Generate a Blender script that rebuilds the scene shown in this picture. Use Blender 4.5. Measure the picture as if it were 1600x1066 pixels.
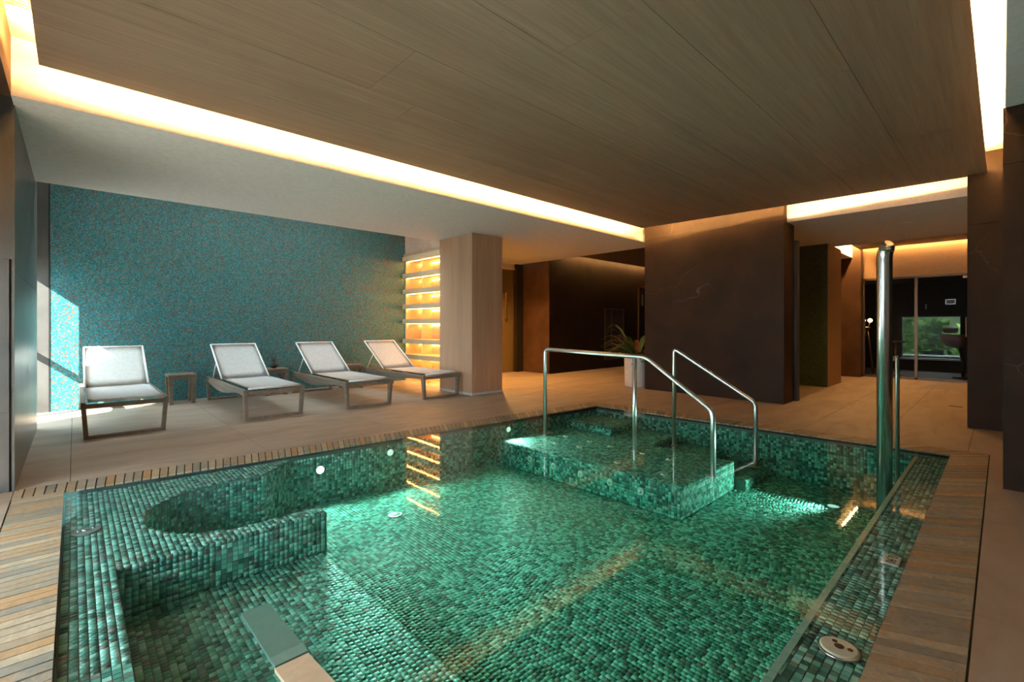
import bpy, bmesh, math, random
import numpy as np
from mathutils import Vector, Matrix
random.seed(7); rng = np.random.default_rng(7)
for o in list(bpy.data.objects): bpy.data.objects.remove(o)
SC = bpy.context.scene; COL = SC.collection

# ------------------------------------------------------------------ camera, world, sun, area lights, exposure
cam_d = bpy.data.cameras.new('camera'); cam = bpy.data.objects.new('camera', cam_d); COL.objects.link(cam)
cam_d.sensor_width = 36; cam_d.lens = 724.0 / 1600 * 36; cam_d.shift_y = -(533 - 509.2) / 1600; cam_d.clip_start = .05
cam.location = (0, 0, 1.05); cam.rotation_euler = (math.pi / 2, 0, .81397 - math.pi / 2)
SC.camera = cam
SC.view_settings.view_transform = 'Standard'; SC.view_settings.look = 'None'
SC.view_settings.gamma = 1; SC.view_settings.use_curve_mapping = False; SC.view_settings.exposure = 0.55
SC.cycles.use_denoising = True; SC.cycles.max_bounces = 8; SC.cycles.transparent_max_bounces = 12
SC.cycles.caustics_reflective = False; SC.cycles.caustics_refractive = False
SC.cycles.sample_clamp_indirect = 6.0
W = bpy.data.worlds.new('sky'); SC.world = W; W.use_nodes = True
W.node_tree.nodes['Background'].inputs[0].default_value = (.70, .86, 1.0, 1)
W.node_tree.nodes['Background'].inputs[1].default_value = 15.0

def light(name, kind, loc, energy, color, direction=None, **kw):
    d = bpy.data.lights.new(name, kind); d.energy = energy; d.color = color
    for k, v in kw.items(): setattr(d, k, v)
    o = bpy.data.objects.new(name, d); COL.objects.link(o); o.location = loc
    if direction is not None: o.rotation_euler = Vector(direction).to_track_quat('-Z', 'Y').to_euler()
    return o
WARM = (1.0, .54, .18); AMBER = (1.0, .50, .13)
light('sun', 'SUN', (-6, 0, 8), 50.0, (1, .97, .92), (1.0, .6, -.85), angle=.009)
# daylight portals in the two openings of the left wall
for nm, loc, sx, sy in (('daylight_portal', (-.86, 2.57, .75), 2.95, 1.5), ('daylight_portal', (-.49, 7.33, .95), 1.2, 1.8)):
    p = light(nm, 'AREA', loc, 1, (1, 1, 1), (1, 0, 0), shape='RECTANGLE', size=sy, size_y=sx)
    p.rotation_euler = (0, -math.pi / 2, 0); p.data.cycles.is_portal = True

p = light('daylight_portal', 'AREA', (2.0, 6.94, 4.44), 1, (1, 1, 1), (0, 0, -1), shape='RECTANGLE', size=3.8, size_y=.84); p.rotation_euler = (0, 0, 0); p.data.cycles.is_portal = True  # portal for the added skylight over the loungers

# ------------------------------------------------------------------ node helpers
MATS = {}
def new_mat(name):
    m = bpy.data.materials.new(name); m.use_nodes = True; MATS[name] = m
    nt = m.node_tree; b = nt.nodes['Principled BSDF']
    return m, nt, b
def nd(nt, t, **kw):
    n = nt.nodes.new(t)
    for k, v in kw.items(): setattr(n, k, v)
    return n
def ramp(nt, fac, stops, interp='LINEAR'):
    r = nd(nt, 'ShaderNodeValToRGB'); r.color_ramp.interpolation = interp
    e = r.color_ramp.elements
    while len(e) > 1: e.remove(e[-1])
    e[0].position = stops[0][0]; e[0].color = (*stops[0][1], 1)
    for p, c in stops[1:]:
        x = e.new(p); x.color = (*c, 1)
    nt.links.new(fac, r.inputs[0]); return r.outputs[0]
def coords(nt, scale=(1, 1, 1), kind='Object', world=False):
    if world:
        g = nd(nt, 'ShaderNodeNewGeometry'); src = g.outputs['Position']
    else:
        t = nd(nt, 'ShaderNodeTexCoord'); src = t.outputs[kind]
    m = nd(nt, 'ShaderNodeMapping'); m.inputs['Scale'].default_value = scale
    nt.links.new(src, m.inputs['Vector']); return m.outputs[0]
def noise(nt, vec, scale, detail=4, rough=.55, dist=0):
    n = nd(nt, 'ShaderNodeTexNoise'); n.inputs['Scale'].default_value = scale; n.inputs['Detail'].default_value = detail
    n.inputs['Roughness'].default_value = rough; n.inputs['Distortion'].default_value = dist
    nt.links.new(vec, n.inputs['Vector']); return n.outputs['Fac']
def bump(nt, b, h, strength=.2, dist=.01):
    n = nd(nt, 'ShaderNodeBump'); n.inputs['Strength'].default_value = strength; n.inputs['Distance'].default_value = dist
    nt.links.new(h, n.inputs['Height']); nt.links.new(n.outputs[0], b.inputs['Normal'])
def plain(name, col, rough=.5, metal=0, **kw):
    m, nt, b = new_mat(name)
    v = coords(nt, world=True); f = noise(nt, v, kw.get('ns', 30), 3)
    lo = tuple(c * .92 for c in col); hi = tuple(min(1, c * 1.06) for c in col)
    nt.links.new(ramp(nt, f, [(.3, lo), (.7, hi)]), b.inputs['Base Color'])
    b.inputs['Roughness'].default_value = rough; b.inputs['Metallic'].default_value = metal
    return m
def emitter(name, col, strength):
    m, nt, b = new_mat(name)
    b.inputs['Base Color'].default_value = (*col, 1); b.inputs['Emission Color'].default_value = (*col, 1)
    b.inputs['Emission Strength'].default_value = strength
    return m

plaster = plain('white plaster', (.72, .70, .67), .85)
plain('rail steel', (.62, .61, .58), .32, 1.0); plain('chrome', (.72, .70, .67), .24, 1.0)
plain('lounger white', (.86, .86, .84), .6); plain('white pot', (.72, .66, .60), .5)
plain('black trim', (.02, .018, .016), .5); plain('dark soil', (.03, .02, .015), .9)
plain('groove', (.035, .03, .025), .9); plain('grout', (.16, .20, .18), .8)
plain('gold', (.55, .36, .16), .3, 1.0); plain('brown leather', (.13, .05, .022), .45)
plain('plate ivory', (.75, .70, .58), .4); plain('ink', (.05, .04, .035), .6)
plain('board beige', (.62, .43, .28), .5); plain('door tan', (.20, .145, .06), .25)
plain('frame bronze', (.16, .09, .05), .35, .6); plain('grey planter', (.10, .12, .12), .7)
plain('pale stone', (.55, .58, .56), .8); plain('outdoor concrete', (.42, .42, .40), .85)
plain('leaf green', (.06, .10, .02), .5); plain('leaf red', (.22, .05, .02), .5); plain('leaf yellow', (.30, .20, .04), .5)
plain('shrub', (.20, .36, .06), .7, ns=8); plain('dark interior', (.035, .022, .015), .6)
plain('fixture cream', (.85, .74, .55), .35); plain('mirror trim', (.4, .4, .4), .2, 1)

def oak(name, c0, c1, axis):   # long grain along axis
    m, nt, b = new_mat(name)
    sc = [26, 26, 26]; sc[axis] = .9
    v = coords(nt, tuple(sc), world=True)
    oi = nd(nt, 'ShaderNodeObjectInfo'); ad = nd(nt, 'ShaderNodeVectorMath', operation='ADD')
    cx = nd(nt, 'ShaderNodeCombineXYZ'); mul = nd(nt, 'ShaderNodeMath', operation='MULTIPLY'); mul.inputs[1].default_value = 37
    nt.links.new(oi.outputs['Random'], mul.inputs[0]); nt.links.new(mul.outputs[0], cx.inputs[0]); nt.links.new(mul.outputs[0], cx.inputs[1])
    nt.links.new(v, ad.inputs[0]); nt.links.new(cx.outputs[0], ad.inputs[1])
    f = noise(nt, ad.outputs[0], 1.6, 8, .65, .6)
    sc2 = [5, 5, 5]; sc2[axis] = .35
    f2 = noise(nt, coords(nt, tuple(sc2), world=True), 1.2, 3, .5, .8)
    mx = nd(nt, 'ShaderNodeMix', data_type='FLOAT'); mx.inputs[0].default_value = .4
    nt.links.new(f, mx.inputs[2]); nt.links.new(f2, mx.inputs[3])
    nt.links.new(ramp(nt, mx.outputs[0], [(.3, c0), (.5, tuple((a + d) / 2 for a, d in zip(c0, c1))), (.7, c1)]), b.inputs['Base Color'])
    b.inputs['Roughness'].default_value = .6
    bump(nt, b, f, .15, .004); return m
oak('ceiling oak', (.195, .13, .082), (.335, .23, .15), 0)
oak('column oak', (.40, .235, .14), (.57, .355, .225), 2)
oak('shelf oak', (.55, .38, .22), (.74, .55, .34), 1)
oak('teak grey', (.13, .095, .068), (.27, .21, .155), 1)
oak('dark oak', (.07, .04, .02), (.14, .08, .04), 0)

def marble(name, base, rough, spec=.12):
    m, nt, b = new_mat(name)
    v = coords(nt, world=True)
    n1 = nd(nt, 'ShaderNodeTexNoise'); n1.inputs['Scale'].default_value = 1.5; n1.inputs['Detail'].default_value = 5; nt.links.new(v, n1.inputs['Vector'])
    mix = nd(nt, 'ShaderNodeMix', data_type='VECTOR'); mix.inputs[0].default_value = .35
    nt.links.new(v, mix.inputs[4]); nt.links.new(n1.outputs['Color'], mix.inputs[5])
    vo = nd(nt, 'ShaderNodeTexVoronoi', feature='DISTANCE_TO_EDGE'); vo.inputs['Scale'].default_value = 1.5
    nt.links.new(mix.outputs[1], vo.inputs['Vector'])
    cl = noise(nt, v, 2.2, 5)
    basec = ramp(nt, cl, [(.3, tuple(c * .75 for c in base)), (.7, tuple(c * 1.35 for c in base))])
    vein = ramp(nt, vo.outputs['Distance'], [(0, (1, 1, 1)), (.0025, (.3, .3, .3)), (.006, (0, 0, 0))])
    gate = ramp(nt, noise(nt, v, 1.1, 2), [(.5, (0, 0, 0)), (.66, (.4, .4, .4))])
    mu = nd(nt, 'ShaderNodeMath', operation='MULTIPLY'); nt.links.new(vein, mu.inputs[0]); nt.links.new(gate, mu.inputs[1])
    mc = nd(nt, 'ShaderNodeMix', data_type='RGBA'); nt.links.new(mu.outputs[0], mc.inputs[0]); nt.links.new(basec, mc.inputs[6])
    mc.inputs[7].default_value = (.20, .15, .115, 1)
    nt.links.new(mc.outputs[2], b.inputs['Base Color']); b.inputs['Roughness'].default_value = rough; b.inputs['Specular IOR Level'].default_value = spec; return m
marble('dark marble', (.024, .014, .008), .5); marble('grey marble', (.085, .08, .075), .3, .5); marble('brown marble', (.085, .045, .025), .5)

# floor porcelain
m, nt, b = new_mat('porcelain')
v = coords(nt, world=True)
f = noise(nt, coords(nt, (.6, 2.2, 1), world=True), 1.6, 6, .6, 1.2)
nt.links.new(ramp(nt, f, [(.3, (.30, .225, .165)), (.5, (.37, .285, .215)), (.72, (.43, .34, .265))]), b.inputs['Base Color'])
b.inputs['Roughness'].default_value = .55; bump(nt, b, noise(nt, v, 60, 3), .05, .002)

# coping stone: colour varies per strip
m, nt, b = new_mat('coping stone')
oi = nd(nt, 'ShaderNodeObjectInfo')
base = ramp(nt, oi.outputs['Random'], [(0, (.36, .26, .16)), (.16, (.30, .25, .18)), (.3, (.40, .31, .21)), (.45, (.25, .22, .17)), (.6, (.45, .35, .23)), (.75, (.33, .29, .22)), (.9, (.42, .25, .12)), (1, (.36, .32, .25))], 'CONSTANT')
v = coords(nt, world=True); f = noise(nt, v, 22, 6, .7, 1.5)
sp = ramp(nt, noise(nt, v, 7, 4, .6, 2), [(.55, (0, 0, 0)), (.68, (1, 1, 1))])
mc = nd(nt, 'ShaderNodeMix', data_type='RGBA', blend_type='MULTIPLY'); mc.inputs[0].default_value = .8
nt.links.new(base, mc.inputs[6]); nt.links.new(ramp(nt, f, [(.25, (.6, .6, .6)), (.75, (1.25, 1.2, 1.15))]), mc.inputs[7])
mr = nd(nt, 'ShaderNodeMix', data_type='RGBA'); mu = nd(nt, 'ShaderNodeMath', operation='MULTIPLY'); mu.inputs[1].default_value = .55
nt.links.new(sp, mu.inputs[0]); nt.links.new(mu.outputs[0], mr.inputs[0]); nt.links.new(mc.outputs[2], mr.inputs[6]); mr.inputs[7].default_value = (.46, .25, .09, 1)
nt.links.new(mr.outputs[2], b.inputs['Base Color']); b.inputs['Roughness'].default_value = .6; bump(nt, b, f, .6, .006)

POOLRAMP = [(0, (.018, .085, .060)), (.10, (.030, .13, .095)), (.20, (.06, .22, .17)), (.36, (.10, .30, .24)), (.50, (.14, .37, .30)),
            (.64, (.19, .43, .36)), (.76, (.09, .14, .11)), (.84, (.16, .17, .145)), (.90, (.25, .50, .43)), (.97, (.06, .07, .055))]
def pool_tile(name, per_object):
    m, nt, b = new_mat(name)
    if per_object:
        oi = nd(nt, 'ShaderNodeObjectInfo'); s = oi.outputs['Random']
    else:
        a = nd(nt, 'ShaderNodeAttribute'); a.attribute_name = 'shade'; s = a.outputs['Fac']
    nt.links.new(ramp(nt, s, POOLRAMP, 'CONSTANT'), b.inputs['Base Color'])
    b.inputs['Roughness'].default_value = .3; return m
POOLRAMP = [(p, tuple(min(1, c * 1.35 + .01) for c in q)) for p, q in POOLRAMP]
pool_tile('pool mosaic', False); pool_tile('pool mosaic single', True)

def small_mosaic(name, stops, size, axes):
    m, nt, b = new_mat(name)
    g = nd(nt, 'ShaderNodeNewGeometry'); sp = nd(nt, 'ShaderNodeSeparateXYZ'); nt.links.new(g.outputs['Position'], sp.inputs[0])
    outs = []; edges = []
    for ax in axes:
        d = nd(nt, 'ShaderNodeMath', operation='DIVIDE'); d.inputs[1].default_value = size; nt.links.new(sp.outputs[ax], d.inputs[0])
        fl = nd(nt, 'ShaderNodeMath', operation='FLOOR'); nt.links.new(d.outputs[0], fl.inputs[0]); outs.append(fl.outputs[0])
        fr = nd(nt, 'ShaderNodeMath', operation='FRACT'); nt.links.new(d.outputs[0], fr.inputs[0])
        pp = nd(nt, 'ShaderNodeMath', operation='PINGPONG'); pp.inputs[1].default_value = .5; nt.links.new(fr.outputs[0], pp.inputs[0]); edges.append(pp.outputs[0])
    c = nd(nt, 'ShaderNodeCombineXYZ'); nt.links.new(outs[0], c.inputs[0]); nt.links.new(outs[1], c.inputs[1])
    wn = nd(nt, 'ShaderNodeTexWhiteNoise', noise_dimensions='3D'); nt.links.new(c.outputs[0], wn.inputs['Vector'])
    col = ramp(nt, wn.outputs['Value'], stops, 'CONSTANT')
    mn = nd(nt, 'ShaderNodeMath', operation='MINIMUM'); nt.links.new(edges[0], mn.inputs[0]); nt.links.new(edges[1], mn.inputs[1])
    gm = ramp(nt, mn.outputs[0], [(.04, (.25, .25, .25)), (.09, (1, 1, 1))])
    mc = nd(nt, 'ShaderNodeMix', data_type='RGBA', blend_type='MULTIPLY'); mc.inputs[0].default_value = 1
    nt.links.new(col, mc.inputs[6]); nt.links.new(gm, mc.inputs[7]); nt.links.new(mc.outputs[2], b.inputs['Base Color'])
    b.inputs['Roughness'].default_value = .35
    bump(nt, b, gm, .4, .002); return m
small_mosaic('teal mosaic', [(0, (.025, .16, .17)), (.14, (.045, .25, .28)), (.3, (.02, .13, .14)), (.44, (.075, .31, .34)), (.58, (.04, .22, .20)), (.7, (.20, .15, .11)), (.78, (.04, .20, .28)), (.9, (.22, .11, .08))], .0125, (0, 2))
small_mosaic('green mosaic', [(0, (.03, .06, .02)), (.2, (.05, .09, .035)), (.4, (.02, .04, .018)), (.6, (.06, .10, .05)), (.8, (.04, .05, .02))], .0125, (1, 2))
small_mosaic('shell mosaic', [(0, (.03, .13, .095)), (.2, (.07, .24, .19)), (.45, (.12, .33, .27)), (.7, (.09, .13, .10)), (.8, (.19, .42, .35))], .025, (0, 1))

# water: clear tinted film with mirror reflection on top
m = bpy.data.materials.new('water'); m.use_nodes = True; nt = m.node_tree; nt.nodes.clear(); MATS['water'] = m
out = nd(nt, 'ShaderNodeOutputMaterial'); mx = nd(nt, 'ShaderNodeMixShader'); tr = nd(nt, 'ShaderNodeBsdfTransparent'); gl = nd(nt, 'ShaderNodeBsdfGlossy')
tr.inputs[0].default_value = (.99, 1, .995, 1); gl.inputs['Roughness'].default_value = .03
bp = nd(nt, 'ShaderNodeBump'); bp.inputs['Strength'].default_value = .013; bp.inputs['Distance'].default_value = .02
v = coords(nt, (1.0, 1.0, 1), world=True); nt.links.new(noise(nt, v, 3.0, 1, .4, .2), bp.inputs['Height'])
nt.links.new(bp.outputs[0], gl.inputs['Normal'])
def schlick(nt, f0):      # reflectance of a thin clear surface, the same from both sides
    g_ = nd(nt, 'ShaderNodeNewGeometry'); dt = nd(nt, 'ShaderNodeVectorMath', operation='DOT_PRODUCT'); nt.links.new(g_.outputs['Incoming'], dt.inputs[0]); nt.links.new(g_.outputs['Normal'], dt.inputs[1])
    ab = nd(nt, 'ShaderNodeMath', operation='ABSOLUTE'); nt.links.new(dt.outputs['Value'], ab.inputs[0])
    om = nd(nt, 'ShaderNodeMath', operation='SUBTRACT'); om.inputs[0].default_value = 1; nt.links.new(ab.outputs[0], om.inputs[1])
    pw = nd(nt, 'ShaderNodeMath', operation='POWER'); nt.links.new(om.outputs[0], pw.inputs[0]); pw.inputs[1].default_value = 5
    ma = nd(nt, 'ShaderNodeMath', operation='MULTIPLY_ADD'); nt.links.new(pw.outputs[0], ma.inputs[0]); ma.inputs[1].default_value = 1 - f0; ma.inputs[2].default_value = f0; return ma.outputs[0]
nt.links.new(schlick(nt, .036), mx.inputs[0]); nt.links.new(tr.outputs[0], mx.inputs[1]); nt.links.new(gl.outputs[0], mx.inputs[2]); nt.links.new(mx.outputs[0], out.inputs[0])
va = nd(nt, 'ShaderNodeVolumeAbsorption'); va.inputs['Color'].default_value = (.40, .92, .80, 1); va.inputs['Density'].default_value = .75
nt.links.new(va.outputs[0], out.inputs['Volume'])
# glass pane
m = bpy.data.materials.new('glass'); m.use_nodes = True; nt = m.node_tree; nt.nodes.clear(); MATS['glass'] = m
out = nd(nt, 'ShaderNodeOutputMaterial'); mx = nd(nt, 'ShaderNodeMixShader'); tr = nd(nt, 'ShaderNodeBsdfTransparent'); gl = nd(nt, 'ShaderNodeBsdfGlossy')
tr.inputs[0].default_value = (.80, .82, .80, 1); gl.inputs['Roughness'].default_value = .01
gf = schlick(nt, .045); GF = gf.node; nt.links.new(gf, mx.inputs[0]); nt.links.new(tr.outputs[0], mx.inputs[1]); nt.links.new(gl.outputs[0], mx.inputs[2]); nt.links.new(mx.outputs[0], out.inputs[0])

m3 = m.copy(); m3.name = 'partition glass'; MATS['partition glass'] = m3
for q in m3.node_tree.nodes:
    if q.type == 'MATH' and q.operation == 'MULTIPLY_ADD': q.inputs[1].default_value = .3; q.inputs[2].default_value = .0008
    if q.type == 'BSDF_TRANSPARENT': q.inputs[0].default_value = (.85, .85, .83, 1)
m2 = m.copy(); m2.name = 'dark glass'; MATS['dark glass'] = m2
for q in m2.node_tree.nodes:
    if q.type == 'MATH' and q.operation == 'MULTIPLY_ADD': q.inputs[1].default_value = .3; q.inputs[2].default_value = .002
    if q.type == 'BSDF_TRANSPARENT': q.inputs[0].default_value = (.30, .31, .30, 1)
emitter('led warm', WARM, 290.0); emitter('led shelf', AMBER, 24.0); emitter('led board', AMBER, 44.0); emitter('led small', WARM, 60.0)
emitter('pool lamp', (.75, 1.0, .92), 14.0); emitter('faint lamp', (.75, 1.0, .92), .6); emitter('lamp globe', (1, .66, .36), 6.0)

# ------------------------------------------------------------------ object helpers
def link(name, me, mat=None, parent=None):
    o = bpy.data.objects.new(name, me); COL.objects.link(o)
    if mat is not None: me.materials.append(MATS[mat] if isinstance(mat, str) else mat)
    if parent is not None: o.parent = parent
    return o
def tag(o, label=None, cat=None, group=None, kind=None):
    if label: o['label'] = label
    if cat: o['category'] = cat
    if group: o['group'] = group
    if kind: o['kind'] = kind
    return o
def empty(name, loc=(0, 0, 0), rz=0):
    o = bpy.data.objects.new(name, None); COL.objects.link(o); o.location = loc; o.rotation_euler = (0, 0, rz); o.empty_display_size = .1; return o
class MB:
    def __init__(s): s.bm = bmesh.new()
    def box(s, x0, x1, y0, y1, z0, z1, bev=0):
        r = bmesh.ops.create_cube(s.bm, size=1); vs = r['verts']
        bmesh.ops.scale(s.bm, vec=(x1 - x0, y1 - y0, z1 - z0), verts=vs)
        bmesh.ops.translate(s.bm, vec=((x0 + x1) / 2, (y0 + y1) / 2, (z0 + z1) / 2), verts=vs)
        if bev:
            es = {e for v_ in vs for e in v_.link_edges}
            bmesh.ops.bevel(s.bm, geom=list(es), offset=bev, segments=1, affect='EDGES')
        return s
    def prism(s, pts, z0, z1):      # polygon in xy
        a = [s.bm.verts.new((x, y, z0)) for x, y in pts]; c = [s.bm.verts.new((x, y, z1)) for x, y in pts]
        n = len(pts); s.bm.faces.new(a[::-1]); s.bm.faces.new(c)
        for i in range(n): s.bm.faces.new((a[i], a[(i + 1) % n], c[(i + 1) % n], c[i]))
        bmesh.ops.recalc_face_normals(s.bm, faces=s.bm.faces); return s
    def prismx(s, pts, x0, x1):     # polygon in yz extruded along x
        a = [s.bm.verts.new((x0, y, z)) for y, z in pts]; c = [s.bm.verts.new((x1, y, z)) for y, z in pts]
        n = len(pts); s.bm.faces.new(a[::-1]); s.bm.faces.new(c)
        for i in range(n): s.bm.faces.new((a[i], a[(i + 1) % n], c[(i + 1) % n], c[i]))
        bmesh.ops.recalc_face_normals(s.bm, faces=s.bm.faces); return s
    def tube(s, pts, r, seg=12, caps=True):
        pts = [Vector(p) for p in pts]; rings = []; rr = r if isinstance(r, (list, tuple)) else [r] * len(pts)
        prev = None
        for i, p in enumerate(pts):
            if i == 0: t = pts[1] - p
            elif i == len(pts) - 1: t = p - pts[i - 1]
            else: t = (pts[i + 1] - p).normalized() + (p - pts[i - 1]).normalized()
            t.normalize()
            if prev is None:
                u = t.cross(Vector((0, 0, 1)))
                if u.length < .1: u = t.cross(Vector((1, 0, 0)))
            else: u = prev - t * prev.dot(t)
            u.normalize(); prev = u; w = t.cross(u)
            rings.append([s.bm.verts.new(p + (u * math.cos(k * 2 * math.pi / seg) + w * math.sin(k * 2 * math.pi / seg)) * rr[i]) for k in range(seg)])
        for a, b_ in zip(rings, rings[1:]):
            for k in range(seg):
                f_ = s.bm.faces.new((a[k], a[(k + 1) % seg], b_[(k + 1) % seg], b_[k])); f_.smooth = True
        if caps: s.bm.faces.new(rings[0][::-1]); s.bm.faces.new(rings[-1])
        bmesh.ops.recalc_face_normals(s.bm, faces=s.bm.faces); return s
    def lathe(s, prof, seg=24, c=(0, 0, 0)):
        rings = []
        for r_, z in prof:
            rings.append([s.bm.verts.new((c[0] + max(r_, 1e-4) * math.cos(k * 2 * math.pi / seg), c[1] + max(r_, 1e-4) * math.sin(k * 2 * math.pi / seg), c[2] + z)) for k in range(seg)])
        for a, b_ in zip(rings, rings[1:]):
            for k in range(seg):
                f_ = s.bm.faces.new((a[k], a[(k + 1) % seg], b_[(k + 1) % seg], b_[k])); f_.smooth = True
        s.bm.faces.new(rings[0][::-1]); s.bm.faces.new(rings[-1])
        bmesh.ops.recalc_face_normals(s.bm, faces=s.bm.faces); return s
    def build(s, name, mat, parent=None):
        me = bpy.data.meshes.new(name); s.bm.to_mesh(me); s.bm.free(); return link(name, me, mat, parent)
def bx(name, mat, a, parent=None, bev=0, kind=None):
    o = MB().box(*a, bev=bev).build(name, mat, parent)
    if kind: o['kind'] = kind
    return o
def bend(pts, r=.05, n=6):   # round the corners of a polyline
    pts = [Vector(p) for p in pts]; out_ = [pts[0]]
    for a, p, c in zip(pts, pts[1:], pts[2:]):
        d1 = (a - p).normalized(); d2 = (c - p).normalized(); l = min(r, (a - p).length / 2, (c - p).length / 2)
        p0 = p + d1 * l; p1 = p + d2 * l
        for i in range(n + 1):
            t = i / n; out_.append(p0.lerp(p, t).lerp(p.lerp(p1, t), t))
    out_.append(pts[-1]); return out_
def copy_tree(o, parent=None):
    c = o.copy(); COL.objects.link(c)
    if parent is not None: c.parent = parent
    for ch in list(o.children): copy_tree(ch, c)
    return c

# ------------------------------------------------------------------ pool outline (slightly out of square, as surveyed)
def yb(x): return 4.325 - .084 * (x + .2)         # outer line of the far-left coping
def xr(y): return 5.425 - .058 * y                # outer line of the far-right coping
CW = .235
XL = -.28; YR = .07; XLi = -.045; YRi = .295
# ------------------------------------------------------------------ floor of large porcelain tiles
floor = empty('floor'); floor['kind'] = 'structure'
def deck_rects():
    # rectangles of paving cut around the pool
    tw, th = 1.2, .6; res = []
    x = -1.22
    while x < 12.0:
        y = -1.6
        while y < 8.6:
            res.append((x, min(x + tw, 12.0), y, min(y + th, 8.6))); y += th
        x += tw
    return res
g = .0018
fm = {}
def clip(poly, fn):     # Sutherland-Hodgman against half plane fn(p)>=0
    out_ = []
    for i in range(len(poly)):
        a, b_ = poly[i], poly[(i + 1) % len(poly)]; fa, fb = fn(a), fn(b_)
        if fa >= 0: out_.append(a)
        if (fa >= 0) != (fb >= 0):
            t = fa / (fa - fb); out_.append((a[0] + (b_[0] - a[0]) * t, a[1] + (b_[1] - a[1]) * t))
    return out_
halves = [lambda p: XL - p[0], lambda p: YR - p[1], lambda p: p[0] - xr(p[1]), lambda p: p[1] - yb(p[0])]
neg = [lambda p, f_=f_: -f_(p) for f_ in halves]
for (x0, x1, y0, y1) in deck_rects():
    base_poly = [(x0 + g, y0 + g), (x1 - g, y0 + g), (x1 - g, y1 - g), (x0 + g, y1 - g)]
    rest = base_poly
    for k, h in enumerate(halves):
        piece = clip(rest, h)
        if len(piece) >= 3:
            ar = abs(sum(piece[i][0] * piece[(i + 1) % len(piece)][1] - piece[(i + 1) % len(piece)][0] * piece[i][1] for i in range(len(piece)))) / 2
            if ar > .002:
                MB().prism(piece, -.03, 0).build('floor_tile', 'porcelain', floor)
        rest = clip(rest, neg[k])
        if len(rest) < 3: break
sub = MB()
for k, h in enumerate(halves):
    poly = [(-1.22, -1.6), (12, -1.6), (12, 8.6), (-1.22, 8.6)]
    for n_ in neg[:k]: poly = clip(poly, n_)
    poly = clip(poly, h); sub.prism(poly, -.10, -.004)
sub.build('floor_bed', 'groove', floor)

# ------------------------------------------------------------------ pool coping strips
def quad_lerp(P, u, v_):
    a = [P[0][i] * (1 - u) + P[1][i] * u for i in (0, 1)]; b_ = [P[3][i] * (1 - u) + P[2][i] * u for i in (0, 1)]
    return (a[0] * (1 - v_) + b_[0] * v_, a[1] * (1 - v_) + b_[1] * v_)
def coping(name, P, pitch):
    # P: outer start, outer end, inner end, inner start ; strips cross from outer to inner
    root = empty(name); root['kind'] = 'structure'
    L_ = math.dist(P[0], P[1]); n = int(round(L_ / pitch)); gap = .0035 / L_
    for i in range(n):
        u0 = i / n + gap; u1 = (i + 1) / n - gap; dz = random.uniform(-.0012, .0012)
        MB().prism([quad_lerp(P, u0, .03), quad_lerp(P, u1, .03), quad_lerp(P, u1, .985), quad_lerp(P, u0, .985)], -.028, .001 + dz).build('coping_stone', 'coping stone', root)
    MB().prism([quad_lerp(P, 0, 0), quad_lerp(P, 1, 0), quad_lerp(P, 1, 1), quad_lerp(P, 0, 1)], -.10, -.012).build('coping_bed', 'groove', root)
cBL_o = (XL, yb(XL)); cBR_o = (xr(yb(5.2)), yb(5.2)); cFR_o = (xr(YR), YR); cFL_o = (XL, YR)
cBL_i = (XLi, yb(XLi) - CW); cBR_i = (xr(3.6) - CW, yb(5.0) - CW); cFR_i = (xr(YRi) - CW, YRi); cFL_i = (XLi, YRi)
def on_out(x): return (x, yb(x))
coping('trim_1', [(XL, yb(XL) - .0), cBR_o, (cBR_i[0], yb(cBR_i[0]) - CW), (XL, yb(XL) - CW)], .0495)     # far-left side, along the loungers
coping('trim_2', [cFR_o, (xr(yb(5.2)), yb(5.2)), cBR_i, cFR_i], .0525)                                      # far-right side
coping('trim_3', [(XL, 0.0), (XL, yb(XL) - CW), (XLi, yb(XL) - CW), (XLi, 0.0)], .054)                     # left side near the camera
coping('trim_4', [(XLi, YR), cFR_o, cFR_i, (XLi, YRi)], .0540)                                              # right side near the camera

# ------------------------------------------------------------------ pool shell + mosaic
ZF = -.45; ZL = -.035; ZP = -.26; ZB = -.2
pool = empty('pool'); tag(pool, 'sunken green mosaic pool with raised ledges, round nook and jet bench', 'pool')
Xm = 5.18
def yin(x): return yb(x) - CW
def xin(y): return xr(y) - CW
sh = MB()
sh.prism([(XLi - .2, YRi - .2), (5.4, YRi - .2), (5.3, 3.9), (XLi - .2, 4.2)], ZF - .2, ZF - .006)
shell = sh.build('shell_floor', 'grout', pool)
w = MB()
w.prism([(XLi - .02, YRi - .02), (xin(YRi) + .02, YRi - .02), (xin(YRi) + .02, YRi + .20), (XLi - .02, YRi + .20)], ZF, ZL - .005)     # right ledge body
w.build('ledge_body', 'grout', pool)
nook_c = (.73, 3.262); nook_r = .452
ledge_pts = [(XLi - .02, YRi + .19), (.133, YRi + .19), (.133, 2.715), (1.07, 2.715), (1.07, 2.81)]
arc = [(nook_c[0] + nook_r * math.cos(a), nook_c[1] + nook_r * math.sin(a)) for a in np.linspace(-math.pi / 2, -3 * math.pi / 2, 25)]
ledge_pts += arc + [(1.0, nook_c[1] + nook_r), (1.25, yin(1.25) - .03), (1.25, yin(1.25) + .02), (XLi - .02, yin(XLi) + .02)]
MB().prism(ledge_pts, ZF, ZL - .005).build('ledge_body', 'grout', pool)
MB().prism([(.133, YRi + .2), (1.045, YRi + .2), (1.045, 2.716), (.133, 2.716)], ZF, ZP - .005).build('platform_body', 'grout', pool)
MB().prism([(3.385, 1.70), (4.42, 1.70), (4.42, 3.74), (3.385, 3.80)], ZF, ZB - .005).build('bench_body', 'grout', pool)
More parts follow.
